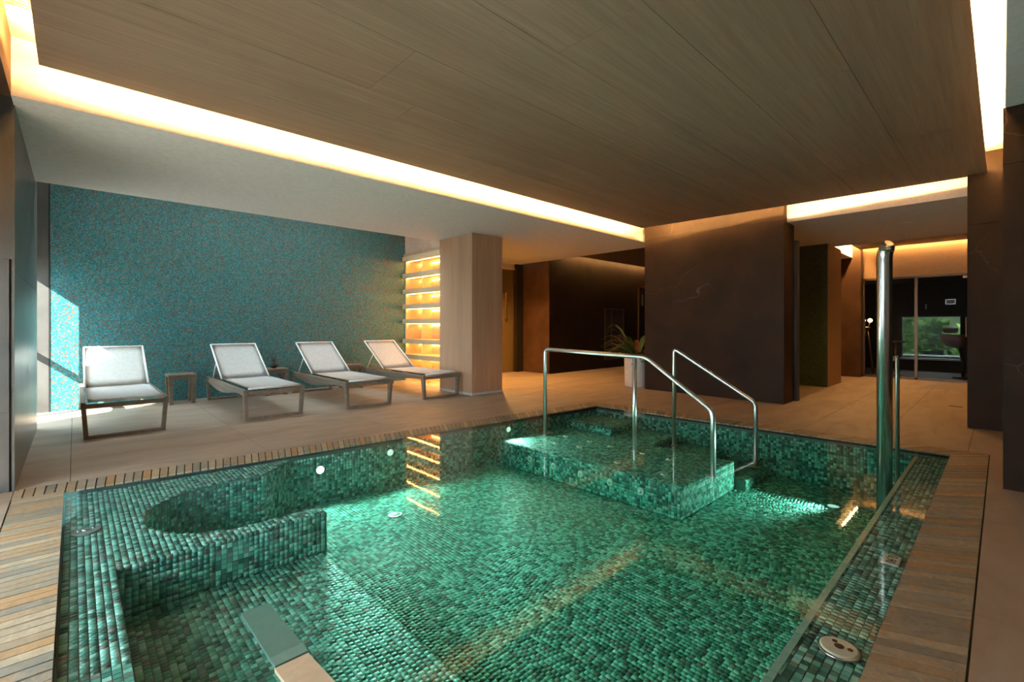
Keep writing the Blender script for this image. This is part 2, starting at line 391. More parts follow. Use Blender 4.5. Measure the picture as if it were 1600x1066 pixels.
for i, (ya, yc, z) in enumerate(((3.05, 3.74, -.12), (2.55, 3.05, -.20), (2.05, 2.55, -.28), (1.6, 2.05, -.36))):
    MB().prism([(4.425, ya), (xin(ya), ya), (xin(yc), yc), (4.425, yc)], ZF, z - .005).build('step', 'grout', pool)
wl = MB()
wl.prism([(1.0, yin(1.0)), (5.3, yin(5.3)), (5.3, yin(5.3) + .06), (1.0, yin(1.0) + .06)], ZF, -.03)
wl.prism([(xin(.3), .3), (xin(.3) + .06, .3), (xin(3.7) + .06, 3.7), (xin(3.7), 3.7)], ZF, -.03)
wl.build('side_wall', 'grout', pool)

TV = []; TFc = []; TS = []; TN = 0
P_ = .025; SZ = .0222
singles = []
def mosaic(origin, U, V, nu, nv, inside=None, single=None, pitch=P_):
    """tiles on a plane: origin + i*U + j*V ; U,V unit vectors ; normal = U x V"""
    global TN
    o_ = np.array(origin, float); U = np.array(U, float); V = np.array(V, float); N = np.cross(U, V)
    I, J = np.meshgrid(np.arange(nu), np.arange(nv), indexing='ij'); I = I.ravel(); J = J.ravel()
    # courses are staggered and some pieces run double length, as in the photograph
    st = rng.random(nv) * .9
    c = o_ + np.outer((I + .5 + st[J] * (0 if inside is None else 1)) * pitch, U) + np.outer((J + .5) * pitch, V)
    keep = np.ones(len(c), bool)
    if inside is not None: keep = inside(c[:, 0], c[:, 1])
    c = c[keep]; I = I[keep]
    if single is not None:
        d = np.linalg.norm(c - np.array(single[0]), axis=1); idx = np.argsort(d)[:single[1]]
        for q in idx: singles.append((tuple(c[q]), tuple(U), tuple(V), tuple(N)))
        mk = np.ones(len(c), bool); mk[idx] = False; c = c[mk]
    n = len(c); h = SZ / 2 * pitch / P_
    ht = (.0035 + rng.random(n) * .0008)[:, None]
    corners = [(-h, -h), (h, -h), (h, h), (-h, h)]
    bot = [c + U * a + V * b_ - N * .004 for a, b_ in corners]; top = [c + U * a * .97 + V * b_ * .97 + N * 0 + N * ht * .3 for a, b_ in corners]
    vs = np.stack(bot + top, 1).reshape(-1, 3)
    base_i = TN + np.arange(n)[:, None] * 8
    pat = np.array([[4, 5, 6, 7], [0, 1, 5, 4], [1, 2, 6, 5], [2, 3, 7, 6], [3, 0, 4, 7]])
    fs = (base_i[:, :, None] + pat[None]).reshape(-1, 4)
    TV.append(vs); TFc.append(fs); TS.append(np.repeat(rng.random(n), 5)); TN += n * 8
def in_poly(poly):
    px = np.array([p[0] for p in poly]); py = np.array([p[1] for p in poly])
    def fn(x, y):
        r = np.zeros(len(x), bool); j = len(px) - 1
        for i in range(len(px)):
            cnd = ((py[i] > y) != (py[j] > y)) & (x < (px[j] - px[i]) * (y - py[i]) / (py[j] - py[i] + 1e-12) + px[i]); r ^= cnd; j = i
        return r
    return fn
led = in_poly(ledge_pts)
def f_floor(x, y):
    ok = (y > YRi + .19) & (y < yin(x) - .005) & (x < xin(y) - .01) & ~led(x, y) & (x > .2)
    ok &= ~((x < 1.045) & (y < 2.715)); ok &= ~((x > 3.38) & (x < 4.42) & (y > 1.69)); ok &= ~((x > 4.42) & (y > 1.6)); return ok
XY = ((1, 0, 0), (0, 1, 0))
mosaic((5.25, .45, ZF), (0, 1, 0), (-1, 0, 0), 150, 204, f_floor)
# near ledges: individually built pieces where they show largest
mosaic((XLi, .45, ZL), (0, 1, 0), (-1, 0, 0), 1, 1, lambda x, y: x > 99)   # (none) keeps numbering simple
def stuff_flush(name, parent):
    global TV, TFc, TS, TN
    vs = np.concatenate(TV); fs = np.concatenate(TFc); me = bpy.data.meshes.new(name)
    me.vertices.add(len(vs)); me.vertices.foreach_set('co', vs.ravel())
    me.loops.add(fs.size); me.loops.foreach_set('vertex_index', fs.ravel().astype(np.int32))
    me.polygons.add(len(fs)); me.polygons.foreach_set('loop_start', np.arange(0, fs.size, 4, dtype=np.int32))
    at = me.attributes.new('shade', 'FLOAT', 'FACE'); at.data.foreach_set('value', np.concatenate(TS).astype(np.float32))
    me.update(calc_edges=True); o = link(name, me, 'pool mosaic', parent); o['kind'] = 'stuff'
    TV = []; TFc = []; TS = []; TN = 0; return o
stuff_flush('floor_mosaic', pool)
mosaic((1.26, .48, ZL), (0, 1, 0), (-1, 0, 0), 150, 53, lambda x, y: led(x, y) & (x > XLi) & (y < yin(x)), single=((.03, 1.80, ZL), 80))
stuff_flush('left_ledge_mosaic', pool)
mosaic((XLi + .5, YRi + .002, ZL), *XY, 200, 8, lambda x, y: x < xin(y) - .012, single=((1.65, .40, ZL), 90))
stuff_flush('right_ledge_mosaic', pool)
mosaic((1.04, .5, ZP), (0, 1, 0), (-1, 0, 0), 89, 37, lambda x, y: (x > .14) & (x < 1.035) & (y < 2.705), single=((.6, 1.9, ZP), 90))
# riser in front of the nook (faces the camera)
mosaic((.14, 2.713, ZP), (1, 0, 0), (0, 0, 1), 37, 9, None, single=((.6, 2.713, -.15), 40))
mosaic((1.043, .5, ZF), (0, 1, 0), (0, 0, 1), 88, 7)
mosaic((1.073, 2.715, ZF), (0, 1, 0), (0, 0, 1), 4, 16)
mosaic((.73, 2.812, ZF), (-1, 0, 0), (0, 0, 1), 1, 1)
# curved wall of the nook
for k in range(57):
    a = math.pi / 2 + (k + .5) * math.pi / 57; ca, sa = math.cos(a), math.sin(a)
    mosaic((nook_c[0] + nook_r * ca, nook_c[1] + nook_r * sa, ZF), (sa, -ca, 0), (0, 0, 1), 1, 16)
mosaic((.74, nook_c[1] + nook_r - .002, ZF), (1, 0, 0), (0, 0, 1), 11, 16)
d3 = (Vector((1.25, yin(1.25) - .03, 0)) - Vector((1.0, nook_c[1] + nook_r, 0))); mosaic((1.0, nook_c[1] + nook_r - .003, ZF), tuple(d3.normalized()), (0, 0, 1), int(d3.length / P_) + 1, 16)
stuff_flush('platform_mosaic', pool)
# long walls
d_ = Vector((4.0, yin(5.2) - yin(1.2), 0)).normalized()
mosaic((1.2, yin(1.2) - .003, ZF), tuple(d_), (0, 0, 1), 160, 16)
d2 = Vector((xin(.5) - xin(3.7), -3.2, 0)).normalized()
mosaic((xin(3.7) - .004, 3.7, ZF), tuple(d2), (0, 0, 1), 128, 16)
mosaic((XLi + .2, YRi + .203, ZF), (-1, 0, 0), (0, 0, 1), 1, 1)
mosaic((5.12, YRi + .203, ZF), (-1, 0, 0), (0, 0, 1), 160, 16)
# bench
mosaic((3.385, 1.70, ZB), *XY, 41, 90, lambda x, y: (y < yin(x) - .01) & (x < 4.41))
mosaic((3.383, 3.8, ZF), (0, -1, 0), (0, 0, 1), 84, 10)
mosaic((3.385, 1.697, ZF), (1, 0, 0), (0, 0, 1), 41, 10)
for ya, yc, z in ((3.05, 3.74, -.12), (2.55, 3.05, -.20), (2.05, 2.55, -.28), (1.6, 2.05, -.36)):
    mosaic((4.43, ya, z), *XY, 34, int((yc - ya) / P_) + 1, lambda x, y, yc=yc: (x < xin(y) - .012) & (y < min(yc, 9)) & (y < yin(x)))
    mosaic((4.43, ya - .003, z - .082), (1, 0, 0), (0, 0, 1), 30, 3)
mosaic((4.422, 3.74, -.2), (0, -1, 0), (0, 0, 1), 28, 3)
stuff_flush('wall_mosaic', pool)
# single pieces share one mesh
me1 = bpy.data.meshes.new('mosaic_tile'); bm = bmesh.new(); bmesh.ops.create_cube(bm, size=1)
bmesh.ops.scale(bm, vec=(SZ, SZ, .005), verts=bm.verts); bmesh.ops.bevel(bm, geom=[e for e in bm.edges if all(v_.co.z > 0 for v_ in e.verts)], offset=.0008, segments=1, affect='EDGES')
bm.to_mesh(me1); bm.free(); me1.materials.append(MATS['pool mosaic single'])
for c, U, V, N in singles:
    o = bpy.data.objects.new('mosaic_tile', me1); COL.objects.link(o); o.parent = pool
    M = Matrix((U, V, N)).transposed(); o.matrix_local = Matrix.Translation(Vector(c) - Vector(N) * .0015) @ M.to_4x4()
# light nosing tiles along the inner edge of the right ledge
n = 0
for i in range(int(4.4 / .05)):
    x = .75 + i * .05
    if x > 5.05: break
nose = MB()
for i in range(86):
    x = .75 + i * .05; nose.box(x, x + .047, YRi + .186, YRi + .209, ZL - .03, ZL + .004)
nose.build('edge_nosing', plain('nosing', (.30, .52, .43), .3), pool)['kind'] = 'stuff'
# water sheet
wat = MB(); wp = [(XLi, YRi), (xin(YRi), YRi), (xin(3.6), 3.6 - .0), (xin(3.6), yin(5.1)), (XLi, yin(XLi))]
wp = [(x + (-.01 if x < 1 else .01), y) for x, y in wp]; wat.prism(wp, ZF - .02, -.006)
wo = wat.build('pool_water', 'water'); tag(wo, 'still clear green water filling the mosaic pool, mirroring ceiling and shelf', 'water', kind='stuff')

# pool fittings -----------------------------------------------------------------
def disc(name, loc, r, nrm, mat, label, cat, group=None, trim='chrome'):
    e = empty(name, loc); e.rotation_euler = Vector(nrm).to_track_quat('Z', 'Y').to_euler(); tag(e, label, cat, group)
    MB().lathe([(r, -.004), (r, .004), (r * .86, .008), (r * .84, .004)], 24).build('bezel', trim, e)
    MB().lathe([(r * .82, 0), (r * .82, .006), (r * .3, .011), (0, .012)], 24).build('lens', mat, e); return e
nb = Vector((-.084, -1, 0)).normalized()
for (x, z), lab in zip(((1.50, -.16), (2.12, -.12), (3.5, -.10)), ('round glowing underwater lamp beside the nook, brightest of the three in the far pool wall', 'round underwater lamp between the two others in the far pool wall', 'round underwater lamp in far pool wall next to jet bench')):
    disc('underwater_lamp', (x, yin(x) - .012, z), .036, nb, 'pool lamp' if x < 2 else 'faint lamp', lab, 'lamp', 'lamps in the far pool wall')
    light('lamp_beam', 'SPOT', (x, yin(x) - .05, z), 28, (.75, 1, .9), (0, -1, -.10), spot_size=2.7, spot_blend=.6, shadow_soft_size=.05)
disc('underwater_lamp', (4.556, .96, ZF + .004), .05, (0, 0, 1), 'faint lamp', 'pale round lamp in the pool floor left of the tall water spout', 'lamp')
light('lamp_beam', 'SPOT', (4.556, .96, ZF + .06), 60, (.8, 1, .93), (-.62, .78, .16), spot_size=1.5, spot_blend=.8, shadow_soft_size=.04)
disc('floor_drain', (1.845, 3.30, ZF + .004), .055, (0, 0, 1), 'plate ivory', 'pale round drain in the pool floor, left of centre', 'drain')
def jet(loc, nrm, label, group):
    e = empty('air_jet', loc); e.rotation_euler = Vector(nrm).to_track_quat('Z', 'Y').to_euler(); tag(e, label, 'jet', group)
    MB().lathe([(.032, -.003), (.032, .004), (.026, .008), (.012, .006)], 16).build('ring', 'plate ivory', e)
    MB().lathe([(.011, .0), (.011, .009), (.004, .011)], 10).build('nozzle', 'chrome', e)
ORD = ['first', 'second', 'third', 'fourth', 'fifth', 'sixth']
for k, y in enumerate((3.62, 3.38, 3.05, 2.78, 2.41, 2.13)):
    jet((4.03, y, ZB + .004), (0, 0, 1), 'white air jet, %s from the far wall in back row on underwater bench' % ORD[k], 'air jets in the back row of the bench top')
for k, (x, y) in enumerate(((3.70, 3.25), (3.78, 2.99), (3.60, 2.41), (3.60, 1.95))):
    jet((x, y, ZB + .004), (0, 0, 1), 'white air jet, %s from the far wall in front row on underwater bench' % ORD[k], 'air jets in the front row of the bench top')
for k, y in enumerate((3.31, 2.99, 2.66, 2.34, 2.04)):
    jet((3.379, y, -.31), (-1, 0, 0), 'small pale jet, %s from the left in the shaded front of the underwater bench' % ORD[k], 'jets in the bench front')
# inlet fitting on right ledge
e = empty('ledge_inlet', (1.855, .375, ZL + .004)); e.rotation_euler = (0, 0, .35); tag(e, 'round cream inlet cover with three holes set in the right ledge near the camera', 'inlet')
MB().lathe([(.062, -.003), (.062, .004), (.056, .006)], 32).build('ring', 'chrome', e)
MB().lathe([(.054, 0), (.054, .009), (.05, .011)], 32).build('cover', 'fixture cream', e)
for dx, dy, r in ((0, 0, .014), (.025, .008, .008), (-.006, -.03, .008)):
    MB().lathe([(r, .009), (r, .0125), (r * .8, .0125)], 16, (dx, dy, 0)).build('hole', 'brown leather', e)
e = empty('ledge_inlet', (.045, 3.31, ZL + .004)); tag(e, 'dark round inlet with chrome centre on the left ledge by the white reflection', 'inlet')
MB().lathe([(.062, -.003), (.062, .004), (.056, .006)], 32).build('ring', 'grout', e)
MB().lathe([(.018, 0), (.018, .012), (.01, .014)], 16).build('centre', 'chrome', e)
for dx, dy in ((.03, .01), (-.03, .0)): MB().lathe([(.008, 0), (.008, .01), (.006, .011)], 10, (dx, dy, 0)).build('screw', 'chrome', e)
# depth plate
e = empty('depth_plate', (2.735, .352, ZL + .005)); tag(e, 'ivory depth plate reading 0,90 on the right ledge', 'sign')
MB().box(-.055, .055, -.032, .032, -.003, .004, .001).build('plate', 'plate ivory', e)
tc = bpy.data.curves.new('numerals', 'FONT'); tc.body = '0,90'; tc.size = .05; tc.align_x = 'CENTER'; tc.align_y = 'CENTER'; tc.extrude = .0005; tc.space_character = 1.05
to = bpy.data.objects.new('numerals', tc); COL.objects.link(to); to.parent = e; to.location = (0, 0, .0045); to.rotation_euler = (0, 0, math.pi); 
me_ = bpy.data.meshes.new_from_object(to); nm_ = link('numerals', me_, None, e); me_.materials.clear(); me_.materials.append(MATS['ink']); nm_.location = to.location; nm_.rotation_euler = to.rotation_euler; bpy.data.objects.remove(to)
# flat slat slanting out of the water
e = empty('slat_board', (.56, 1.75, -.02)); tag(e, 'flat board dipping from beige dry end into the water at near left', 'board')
def slab(p0, p1, wdt, t, name, mat):
    p0 = Vector(p0); p1 = Vector(p1); d = (p1 - p0); n_ = d.cross(Vector((1, 0, 0))).normalized() * t; mb = MB()
    a = [p0 + Vector((sx * wdt, 0, 0)) + k * n_ for k in (0, 1) for sx in (-.5, .5)]; c_ = [p1 + Vector((sx * wdt, 0, 0)) + k * n_ for k in (0, 1) for sx in (-.5, .5)]
    v = [mb.bm.verts.new(q) for q in a + c_]
    for f_ in ((0, 1, 3, 2), (4, 6, 7, 5), (0, 4, 5, 1), (2, 3, 7, 6), (0, 2, 6, 4), (1, 5, 7, 3)): mb.bm.faces.new([v[i] for i in f_])
    bmesh.ops.recalc_face_normals(mb.bm, faces=mb.bm.faces); return mb.build(name, mat, e)
slab((-.066, -.225, .012), (-.05, -.60, .03), .1, .012, 'dry_end', 'board beige'); slab((-.03, .32, -.08), (-.063, -.22, .014), .1, .012, 'wet_end', plain('board water tint', (.12, .21, .17), .5))  # the water's green tint is put into the wet end's colour

# ------------------------------------------------------------------ handrails and spout
def tubeobj(name, pts, r, parent, mat='rail steel', rad=.05, seg=14): return MB().tube(bend(pts, rad), r, seg).build(name, mat, parent)
r1 = empty('handrail', (3.93, 2.6, 0)); tag(r1, 'long steel pool handrail with level top, nearer the loungers', 'handrail')
P = lambda x, y, z: (x - 3.93, y - 2.6, z)
tubeobj('rail', [P(3.90, 3.58, -.2), P(3.90, 3.58, .785), P(4.02, 2.36, .745), P(3.83, 1.64, .345), P(3.83, 1.64, -.2)], .021, r1, rad=.06)
tubeobj('post', [P(4.03, 2.50, -.2), P(4.03, 2.50, .74)], .021, r1)
for q in ((3.90, 3.58), (4.03, 2.50), (3.83, 1.66)): MB().lathe([(.04, 0), (.04, .01), (.024, .014)], 16, P(*q, -.197)).build('base_flange', 'rail steel', r1)
r2 = empty('handrail', (4.83, 2.0, 0)); tag(r2, 'short sloping steel pool handrail against the dark marble column', 'handrail')
P = lambda x, y, z: (x - 4.83, y - 2.0, z)
tubeobj('rail', [P(4.756, 2.46, -.26), P(4.756, 2.46, .80), P(4.90, 1.677, .285), P(4.90, 1.677, -.35)], .021, r2, rad=.05)
for q in ((4.756, 2.46, -.26), (4.90, 1.677, -.35)): MB().lathe([(.04, 0), (.04, .01), (.024, .014)], 16, P(*q)).build('base_flange', 'rail steel', r2)
sp = empty('water_spout', (4.541, .625, 0)); tag(sp, 'tall thick chrome water spout standing in the far right of the pool', 'spout')
tubeobj('pipe', [(0, 0, ZF), (0, 0, 1.60), (-.02, -.02, 1.66)], .050, sp, 'chrome', .05, 24)
mb = MB(); mb.tube([(-.012, -.012, 1.63), (-.024, -.024, 1.675), (-.03, -.03, 1.682)], [.051, .045, .028], 24).build('mouth', 'chrome', sp)
MB().lathe([(.09, 0), (.09, .012), (.06, .02)], 24, (0, 0, ZF)).build('base_flange', 'chrome', sp)
r3 = empty('handrail', (4.72, .6, 0)); tag(r3, 'thin steel grab rail half hidden behind the tall chrome spout', 'handrail')
tubeobj('rail', [(-.02, -.032, ZF), (-.02, -.032, .81), (.14, .08, .725), (.14, .08, ZF)], .014, r3, rad=.02)

# ------------------------------------------------------------------ structure
S = 2.45; PZ = 2.60; SL = 2.81
def slab_face(root, name, mat, x0, x1, y0, y1, z0, z1, axis, out_dir, nj_u, joints_z, t=.012):
    """clads a face with marble slabs (parts) separated by 3 mm joints"""
    zs = [z0] + [z for z in joints_z if z0 < z < z1] + [z1]
    us = np.linspace(0, 1, nj_u + 1)
    for a, b_ in zip(zs, zs[1:]):
        for u0, u1 in zip(us, us[1:]):
            if axis == 'x':
                ya = y0 + (y1 - y0) * u0; yc = y0 + (y1 - y0) * u1
                bx(name, mat, (min(x0, x0 + t * out_dir), max(x0, x0 + t * out_dir), ya + .0015, yc - .0015, a + .0015, b_ - .0015), root)
            else:
                xa = x0 + (x1 - x0) * u0; xc = x0 + (x1 - x0) * u1
                bx(name, mat, (xa + .0015, xc - .0015, min(y0, y0 + t * out_dir), max(y0, y0 + t * out_dir), a + .0015, b_ - .0015), root)
# left wall block between the two openings
wlft = empty('wall_left'); wlft['kind'] = 'structure'
bx('core', 'groove', (-.9, -.288, 4.315, 6.72, 0, SL), wlft)
slab_face(wlft, 'marble_slab', 'grey marble', -.288, -.288, 4.30, 6.73, 0, SL, 'x', 1, 2, [1.40])
slab_face(wlft, 'marble_slab', 'grey marble', -.9, -.276, 4.315, 4.315, 1.47, SL, 'y', -1, 1, [])
slab_face(wlft, 'marble_slab', 'grey marble', -.9, -.31, 4.325, 4.325, 0, 1.465, 'y', -1, 1, [.5])
bx('edge_trim', 'grey marble', (-.31, -.30, 4.300, 4.315, 0, 1.47), wlft); bx('edge_trim', 'grey marble', (-.9, -.31, 4.300, 4.315, 1.46, 1.47), wlft)
# outer wall of the left bay with tall windows
wo2 = empty('wall_front'); wo2['kind'] = 'structure'
bx('wall_panel', plaster, (-1.0, -.9, 4.315, 6.72, 0, SL + .1), wo2); bx('lintel', plaster, (-1.0, -.8, -1.6, 4.315, 1.50, SL + .1), wo2)
bx('wall_panel', plaster, (-1.0, -.8, -1.6, 1.1, 0, 1.5), wo2); bx('wall_panel', plaster, (-1.0, -.8, 4.05, 4.315, 0, 1.5), wo2)
win = empty('window_1'); win['kind'] = 'structure'
for y in (1.1, 2.55, 4.0): bx('mullion', 'frame bronze', (-.95, -.89, y, y + .05, 0, 1.5), win)
bx('head_frame', 'frame bronze', (-.95, -.89, 1.1, 4.05, 1.46, 1.5), win); bx('sill_frame', 'frame bronze', (-.95, -.89, 1.1, 4.05, 0, .04), win)
for y in (1.15, 2.60): bx('pane', 'glass', (-.925, -.917, y, y + 1.40, .04, 1.46), win)
# second opening beside the mosaic wall
wo3 = empty('wall_alcove'); wo3['kind'] = 'structure'
bx('lintel', plaster, (-.62, -.5, 6.73, 7.95, 2.0, 3.0), wo3); bx('sill_panel', plaster, (-.62, -.5, 6.73, 7.95, 0, .04), wo3)
win = empty('window_2'); win['kind'] = 'structure'
for y in (6.735, 7.905): bx('mullion', 'frame bronze', (-.56, -.52, y, y + .04, .04, 2.0), win)
bx('mullion', 'frame bronze', (-.56, -.50, 7.52, 7.59, .04, 2.0), win)
bx('transom', 'frame bronze', (-.56, -.52, 7.59, 7.9, .84, .90), win); bx('head_panel', 'frame bronze', (-.56, -.52, 7.59, 7.905, 1.79, 2.0), win)
bx('head_panel', 'frame bronze', (-.56, -.52, 6.775, 7.52, 1.46, 2.0), win)
bx('pane', 'glass', (-.545, -.537, 6.775, 7.52, .04, 1.46), win); bx('pane', 'glass', (-.545, -.537, 7.59, 7.905, .90, 1.79), win); bx('pane', 'glass', (-.545, -.537, 7.59, 7.905, .04, .84), win)
# mosaic wall behind the loungers
wb = empty('wall_back'); wb['kind'] = 'structure'
bx('mosaic_panel', 'teal mosaic', (-.215, 4.66, 7.95, 8.05, 0, 3.0), wb); bx('corner_strip', 'black trim', (-.228, -.215, 7.945, 8.05, 0, 3.0), wb)
bx('marble_slab', 'grey marble', (-.62, -.228, 7.95, 8.05, 0, 3.0), wb); bx('wall_panel', plaster, (4.66, 5.4, 7.95, 8.05, 0, 3.0), wb)
bx('well_side', plaster, (5.25, 5.35, 6.4, 7.95, 2.3, 3.0), wb)
# ceiling
ceil = empty('ceiling'); ceil['kind'] = 'structure'
bx('upper_slab', plaster, (-1.3, 7.6, -1.6, 4.45, SL, SL + .1), ceil)
bx('soffit', plaster, (-.28, 5.4, 4.13, 6.43, S, SL), ceil); bx('soffit', plaster, (5.4, 7.42, 4.13, 7.8, S, SL), ceil)
bx('soffit', plaster, (7.0, 9.8, -1.6, 2.6, S, SL), ceil); bx('soffit', plaster, (7.0, 7.42, 2.6, 4.13, S, SL), ceil)
bx('soffit', plaster, (-.28, 7.0, -1.6, -.012, S, SL), ceil); bx('side_beam', 'brown marble', (-1.3, -.28, -1.6, 4.16, S, SL), ceil)
for q in ((-1.3, .1, 6.3, 8.1), (3.9, 5.4, 6.3, 8.1), (.1, 3.9, 6.3, 6.52), (.1, 3.9, 7.36, 8.1)): bx('well_top', plaster, (*q, 3.0, 3.1), ceil)
for q in ((.0, .1, 6.42, 7.46), (3.9, 4.0, 6.42, 7.46), (.1, 3.9, 6.42, 6.52), (.1, 3.9, 7.36, 7.46)): bx('added_shaft_side', plaster, (*q, 3.1, 4.5), ceil)  # unseen shaft walls, added to keep direct sun out of the skylight
for q in ((4.0, 15.2, -1.7, 8.2), (-1.3, 4.0, -1.7, 6.42), (-1.3, 0, 6.42, 8.2), (0, 4.0, 7.46, 8.2)): bx('roof_slab', 'outdoor concrete', (*q, 3.12, 3.2), ceil)
win = empty('added_skylight'); win['kind'] = 'structure'  # unseen skylight, added to brighten the loungers from above
bx('pane', 'glass', (.1, 3.9, 6.52, 7.36, 4.5, 4.51), win); bx('added_skylight_bar', 'frame bronze', (1.98, 2.02, 6.52, 7.36, 4.46, 4.5), win); bx('well_side', plaster, (-1.3, 5.4, 6.33, 6.43, SL, 3.0), ceil)  # pane and bar belong to the added skylight
wp_ = empty('wood_panel'); wp_.parent = ceil
ys = [.105, .63, 1.18, 1.73, 2.27, 2.84, 3.38, 3.93]; cuts = [[2.2, 5.0], [1.0, 3.4, 5.55], [2.0, 5.8], [3.2, 4.6], [1.4, 4.0, 6.0], [1.75, 4.4], [2.9, 5.3]]
def xfar(y): return 6.775 - .055 * y
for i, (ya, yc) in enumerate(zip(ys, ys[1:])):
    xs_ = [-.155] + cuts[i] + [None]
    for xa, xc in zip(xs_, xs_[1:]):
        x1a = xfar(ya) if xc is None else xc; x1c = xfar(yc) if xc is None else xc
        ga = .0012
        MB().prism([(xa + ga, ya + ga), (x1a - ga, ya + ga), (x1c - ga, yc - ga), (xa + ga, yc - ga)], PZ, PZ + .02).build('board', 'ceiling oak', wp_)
bx('backing', 'dark oak', (-.15, 6.5, .11, 3.92, PZ + .012, PZ + .06), ceil)
# led strips lying on the panel rim
def led(a, mat='led warm', parent=ceil): return bx('led_strip', mat, a, parent)
led((-.09, 6.45, 3.845, 3.87, PZ + .095, PZ + .11)); led((6.44, 6.46, .2, 3.9, PZ + .095, PZ + .11))
led((-.10, -.08, .2, 3.85, PZ + .095, PZ + .11)); led((.2, 6.4, .15, .17, PZ + .095, PZ + .11))
gr = empty('air_grille'); gr.parent = ceil
for i in range(9): bx('slat', 'board beige', (-.275, -.165, 3.42 + i * .033, 3.435 + i * .033, SL - .02, SL), gr)
bx('frame', 'board beige', (-.28, -.275, 3.4, 3.72, SL - .02, SL), gr); bx('frame', 'board beige', (-.165, -.16, 3.4, 3.72, SL - .02, SL), gr)
# corridor ceilings
bx('corridor_slab', plaster, (7.3, 12.4, 2.6, 8.2, SL, SL + .1), ceil); bx('corridor_panel', 'dark oak', (7.46, 11.9, 2.7, 6.58, PZ + .02, PZ + .05), ceil)
led((7.9, 11.8, 6.60, 6.62, PZ + .06, PZ + .072), 'led small'); bx('corridor_slab', plaster, (9.8, 15.2, -1.6, 2.6, SL, SL + .1), ceil)
bx('corridor_panel', 'dark oak', (9.86, 11.78, -1.0, 2.02, PZ + .02, PZ + .05), ceil); led((11.80, 11.82, -.9, 2.0, PZ + .06, PZ + .072), 'led small')
bx('cove_box', plaster, (9.8, 12.0, 2.13, 2.6, S, SL), ceil); led((10.0, 11.7, 2.04, 2.055, PZ + .06, PZ + .08), 'led warm')
# far walls
wf = empty('wall_far'); wf['kind'] = 'structure'
slab_face(wf, 'marble_slab', 'dark marble', 7.5, 12.0, 6.77, 6.77, 0, SL, 'y', -1, 3, []); bx('core', 'groove', (7.53, 12.0, 6.772, 7.9, 0, SL), wf)
slab_face(wf, 'marble_slab', 'brown marble', 7.528, 7.528, 6.78, 7.6, 0, SL, 'x', -1, 1, [])
bx('rear_panel', 'black trim', (5.1, 7.6, 7.80, 7.9, 0, S), wf); bx('black_return', 'black trim', (7.31, 7.53, 7.58, 7.7, 0, S), wf); bx('plaster_panel', plaster, (4.95, 6.0, 7.66, 7.78, 0, S), wf); bx('head_panel', plaster, (6.0, 7.31, 7.66, 7.78, 2.36, S), wf)
bx('end_panel', 'dark marble', (12.0, 12.1, 2.3, 6.9, 0, SL), wf)
dr = empty('door_1'); dr['kind'] = 'structure'
bx('leaf', 'door tan', (6.05, 7.27, 7.66, 7.70, .0, 2.32), dr); bx('head_frame', 'fixture cream', (6.0, 7.31, 7.64, 7.68, 2.32, 2.36), dr); bx('side_frame', 'frame bronze', (7.27, 7.31, 7.64, 7.68, 0, 2.32), dr)
tubeobj('handle', [(7.0, 7.64, 1.2), (7.0, 7.60, 1.2), (7.0, 7.60, 1.8), (7.0, 7.64, 1.8)], .01, dr, 'gold', .01, 8)
dr = empty('door_2'); dr['kind'] = 'structure'
bx('leaf', 'dark marble', (11.08, 11.9, 6.735, 6.755, 0, 2.08), dr); bx('side_frame', 'frame bronze', (11.04, 11.08, 6.725, 6.757, 0, 2.12), dr); bx('head_frame', 'frame bronze', (11.04, 11.9, 6.725, 6.757, 2.08, 2.12), dr)
bx('handle', 'gold', (11.2, 11.24, 6.70, 6.735, 1.6, 1.9), dr)
fr_ = empty('wall_frame', (9.93, 6.75, 0)); tag(fr_, 'thin bronze rectangular frame on the dark far wall above the plant', 'frame')
for a in ((-.42, -.40, -.02, 0, .2, 1.48), (.40, .42, -.02, 0, .2, 1.48), (-.42, .42, -.02, 0, 1.46, 1.48), (-.14, -.12, -.015, 0, .2, 1.46)): MB().box(*a).build('bar', 'frame bronze', fr_)
MB().box(-.40, .40, -.006, 0, .2, 1.46).build('panel', 'dark interior', fr_)
# marble column
mc_ = empty('marble_column', (7.0, 3.0, 0)); tag(mc_, 'wide dark marble column with fine veins beyond the handrails', 'column')
def shifted(root, fn):      # children of a located empty keep world coordinates
    before = set(bpy.data.objects); fn(); 
    for o in set(bpy.data.objects) - before:
        if o.parent == root: o.matrix_parent_inverse = Matrix.Translation(root.location).inverted()
def _mc():
    bx('core', 'groove', (6.884, 7.30, 2.012, 4.06, 0, SL), mc_)
    slab_face(mc_, 'marble_slab', 'dark marble', 6.884, 6.884, 2.0, 4.07, 0, SL, 'x', -1, 1, [2.47]); slab_face(mc_, 'marble_slab', 'dark marble', 6.872, 7.31, 2.012, 2.012, 0, SL, 'y', -1, 1, [])
    slab_face(mc_, 'marble_slab', 'dark marble', 6.872, 7.31, 4.06, 4.06, 0, SL, 'y', 1, 1, [])
    bx('rear_pier', 'black trim', (7.31, 7.41, 1.96, 4.0, 0, 2.24), mc_)
shifted(mc_, _mc)
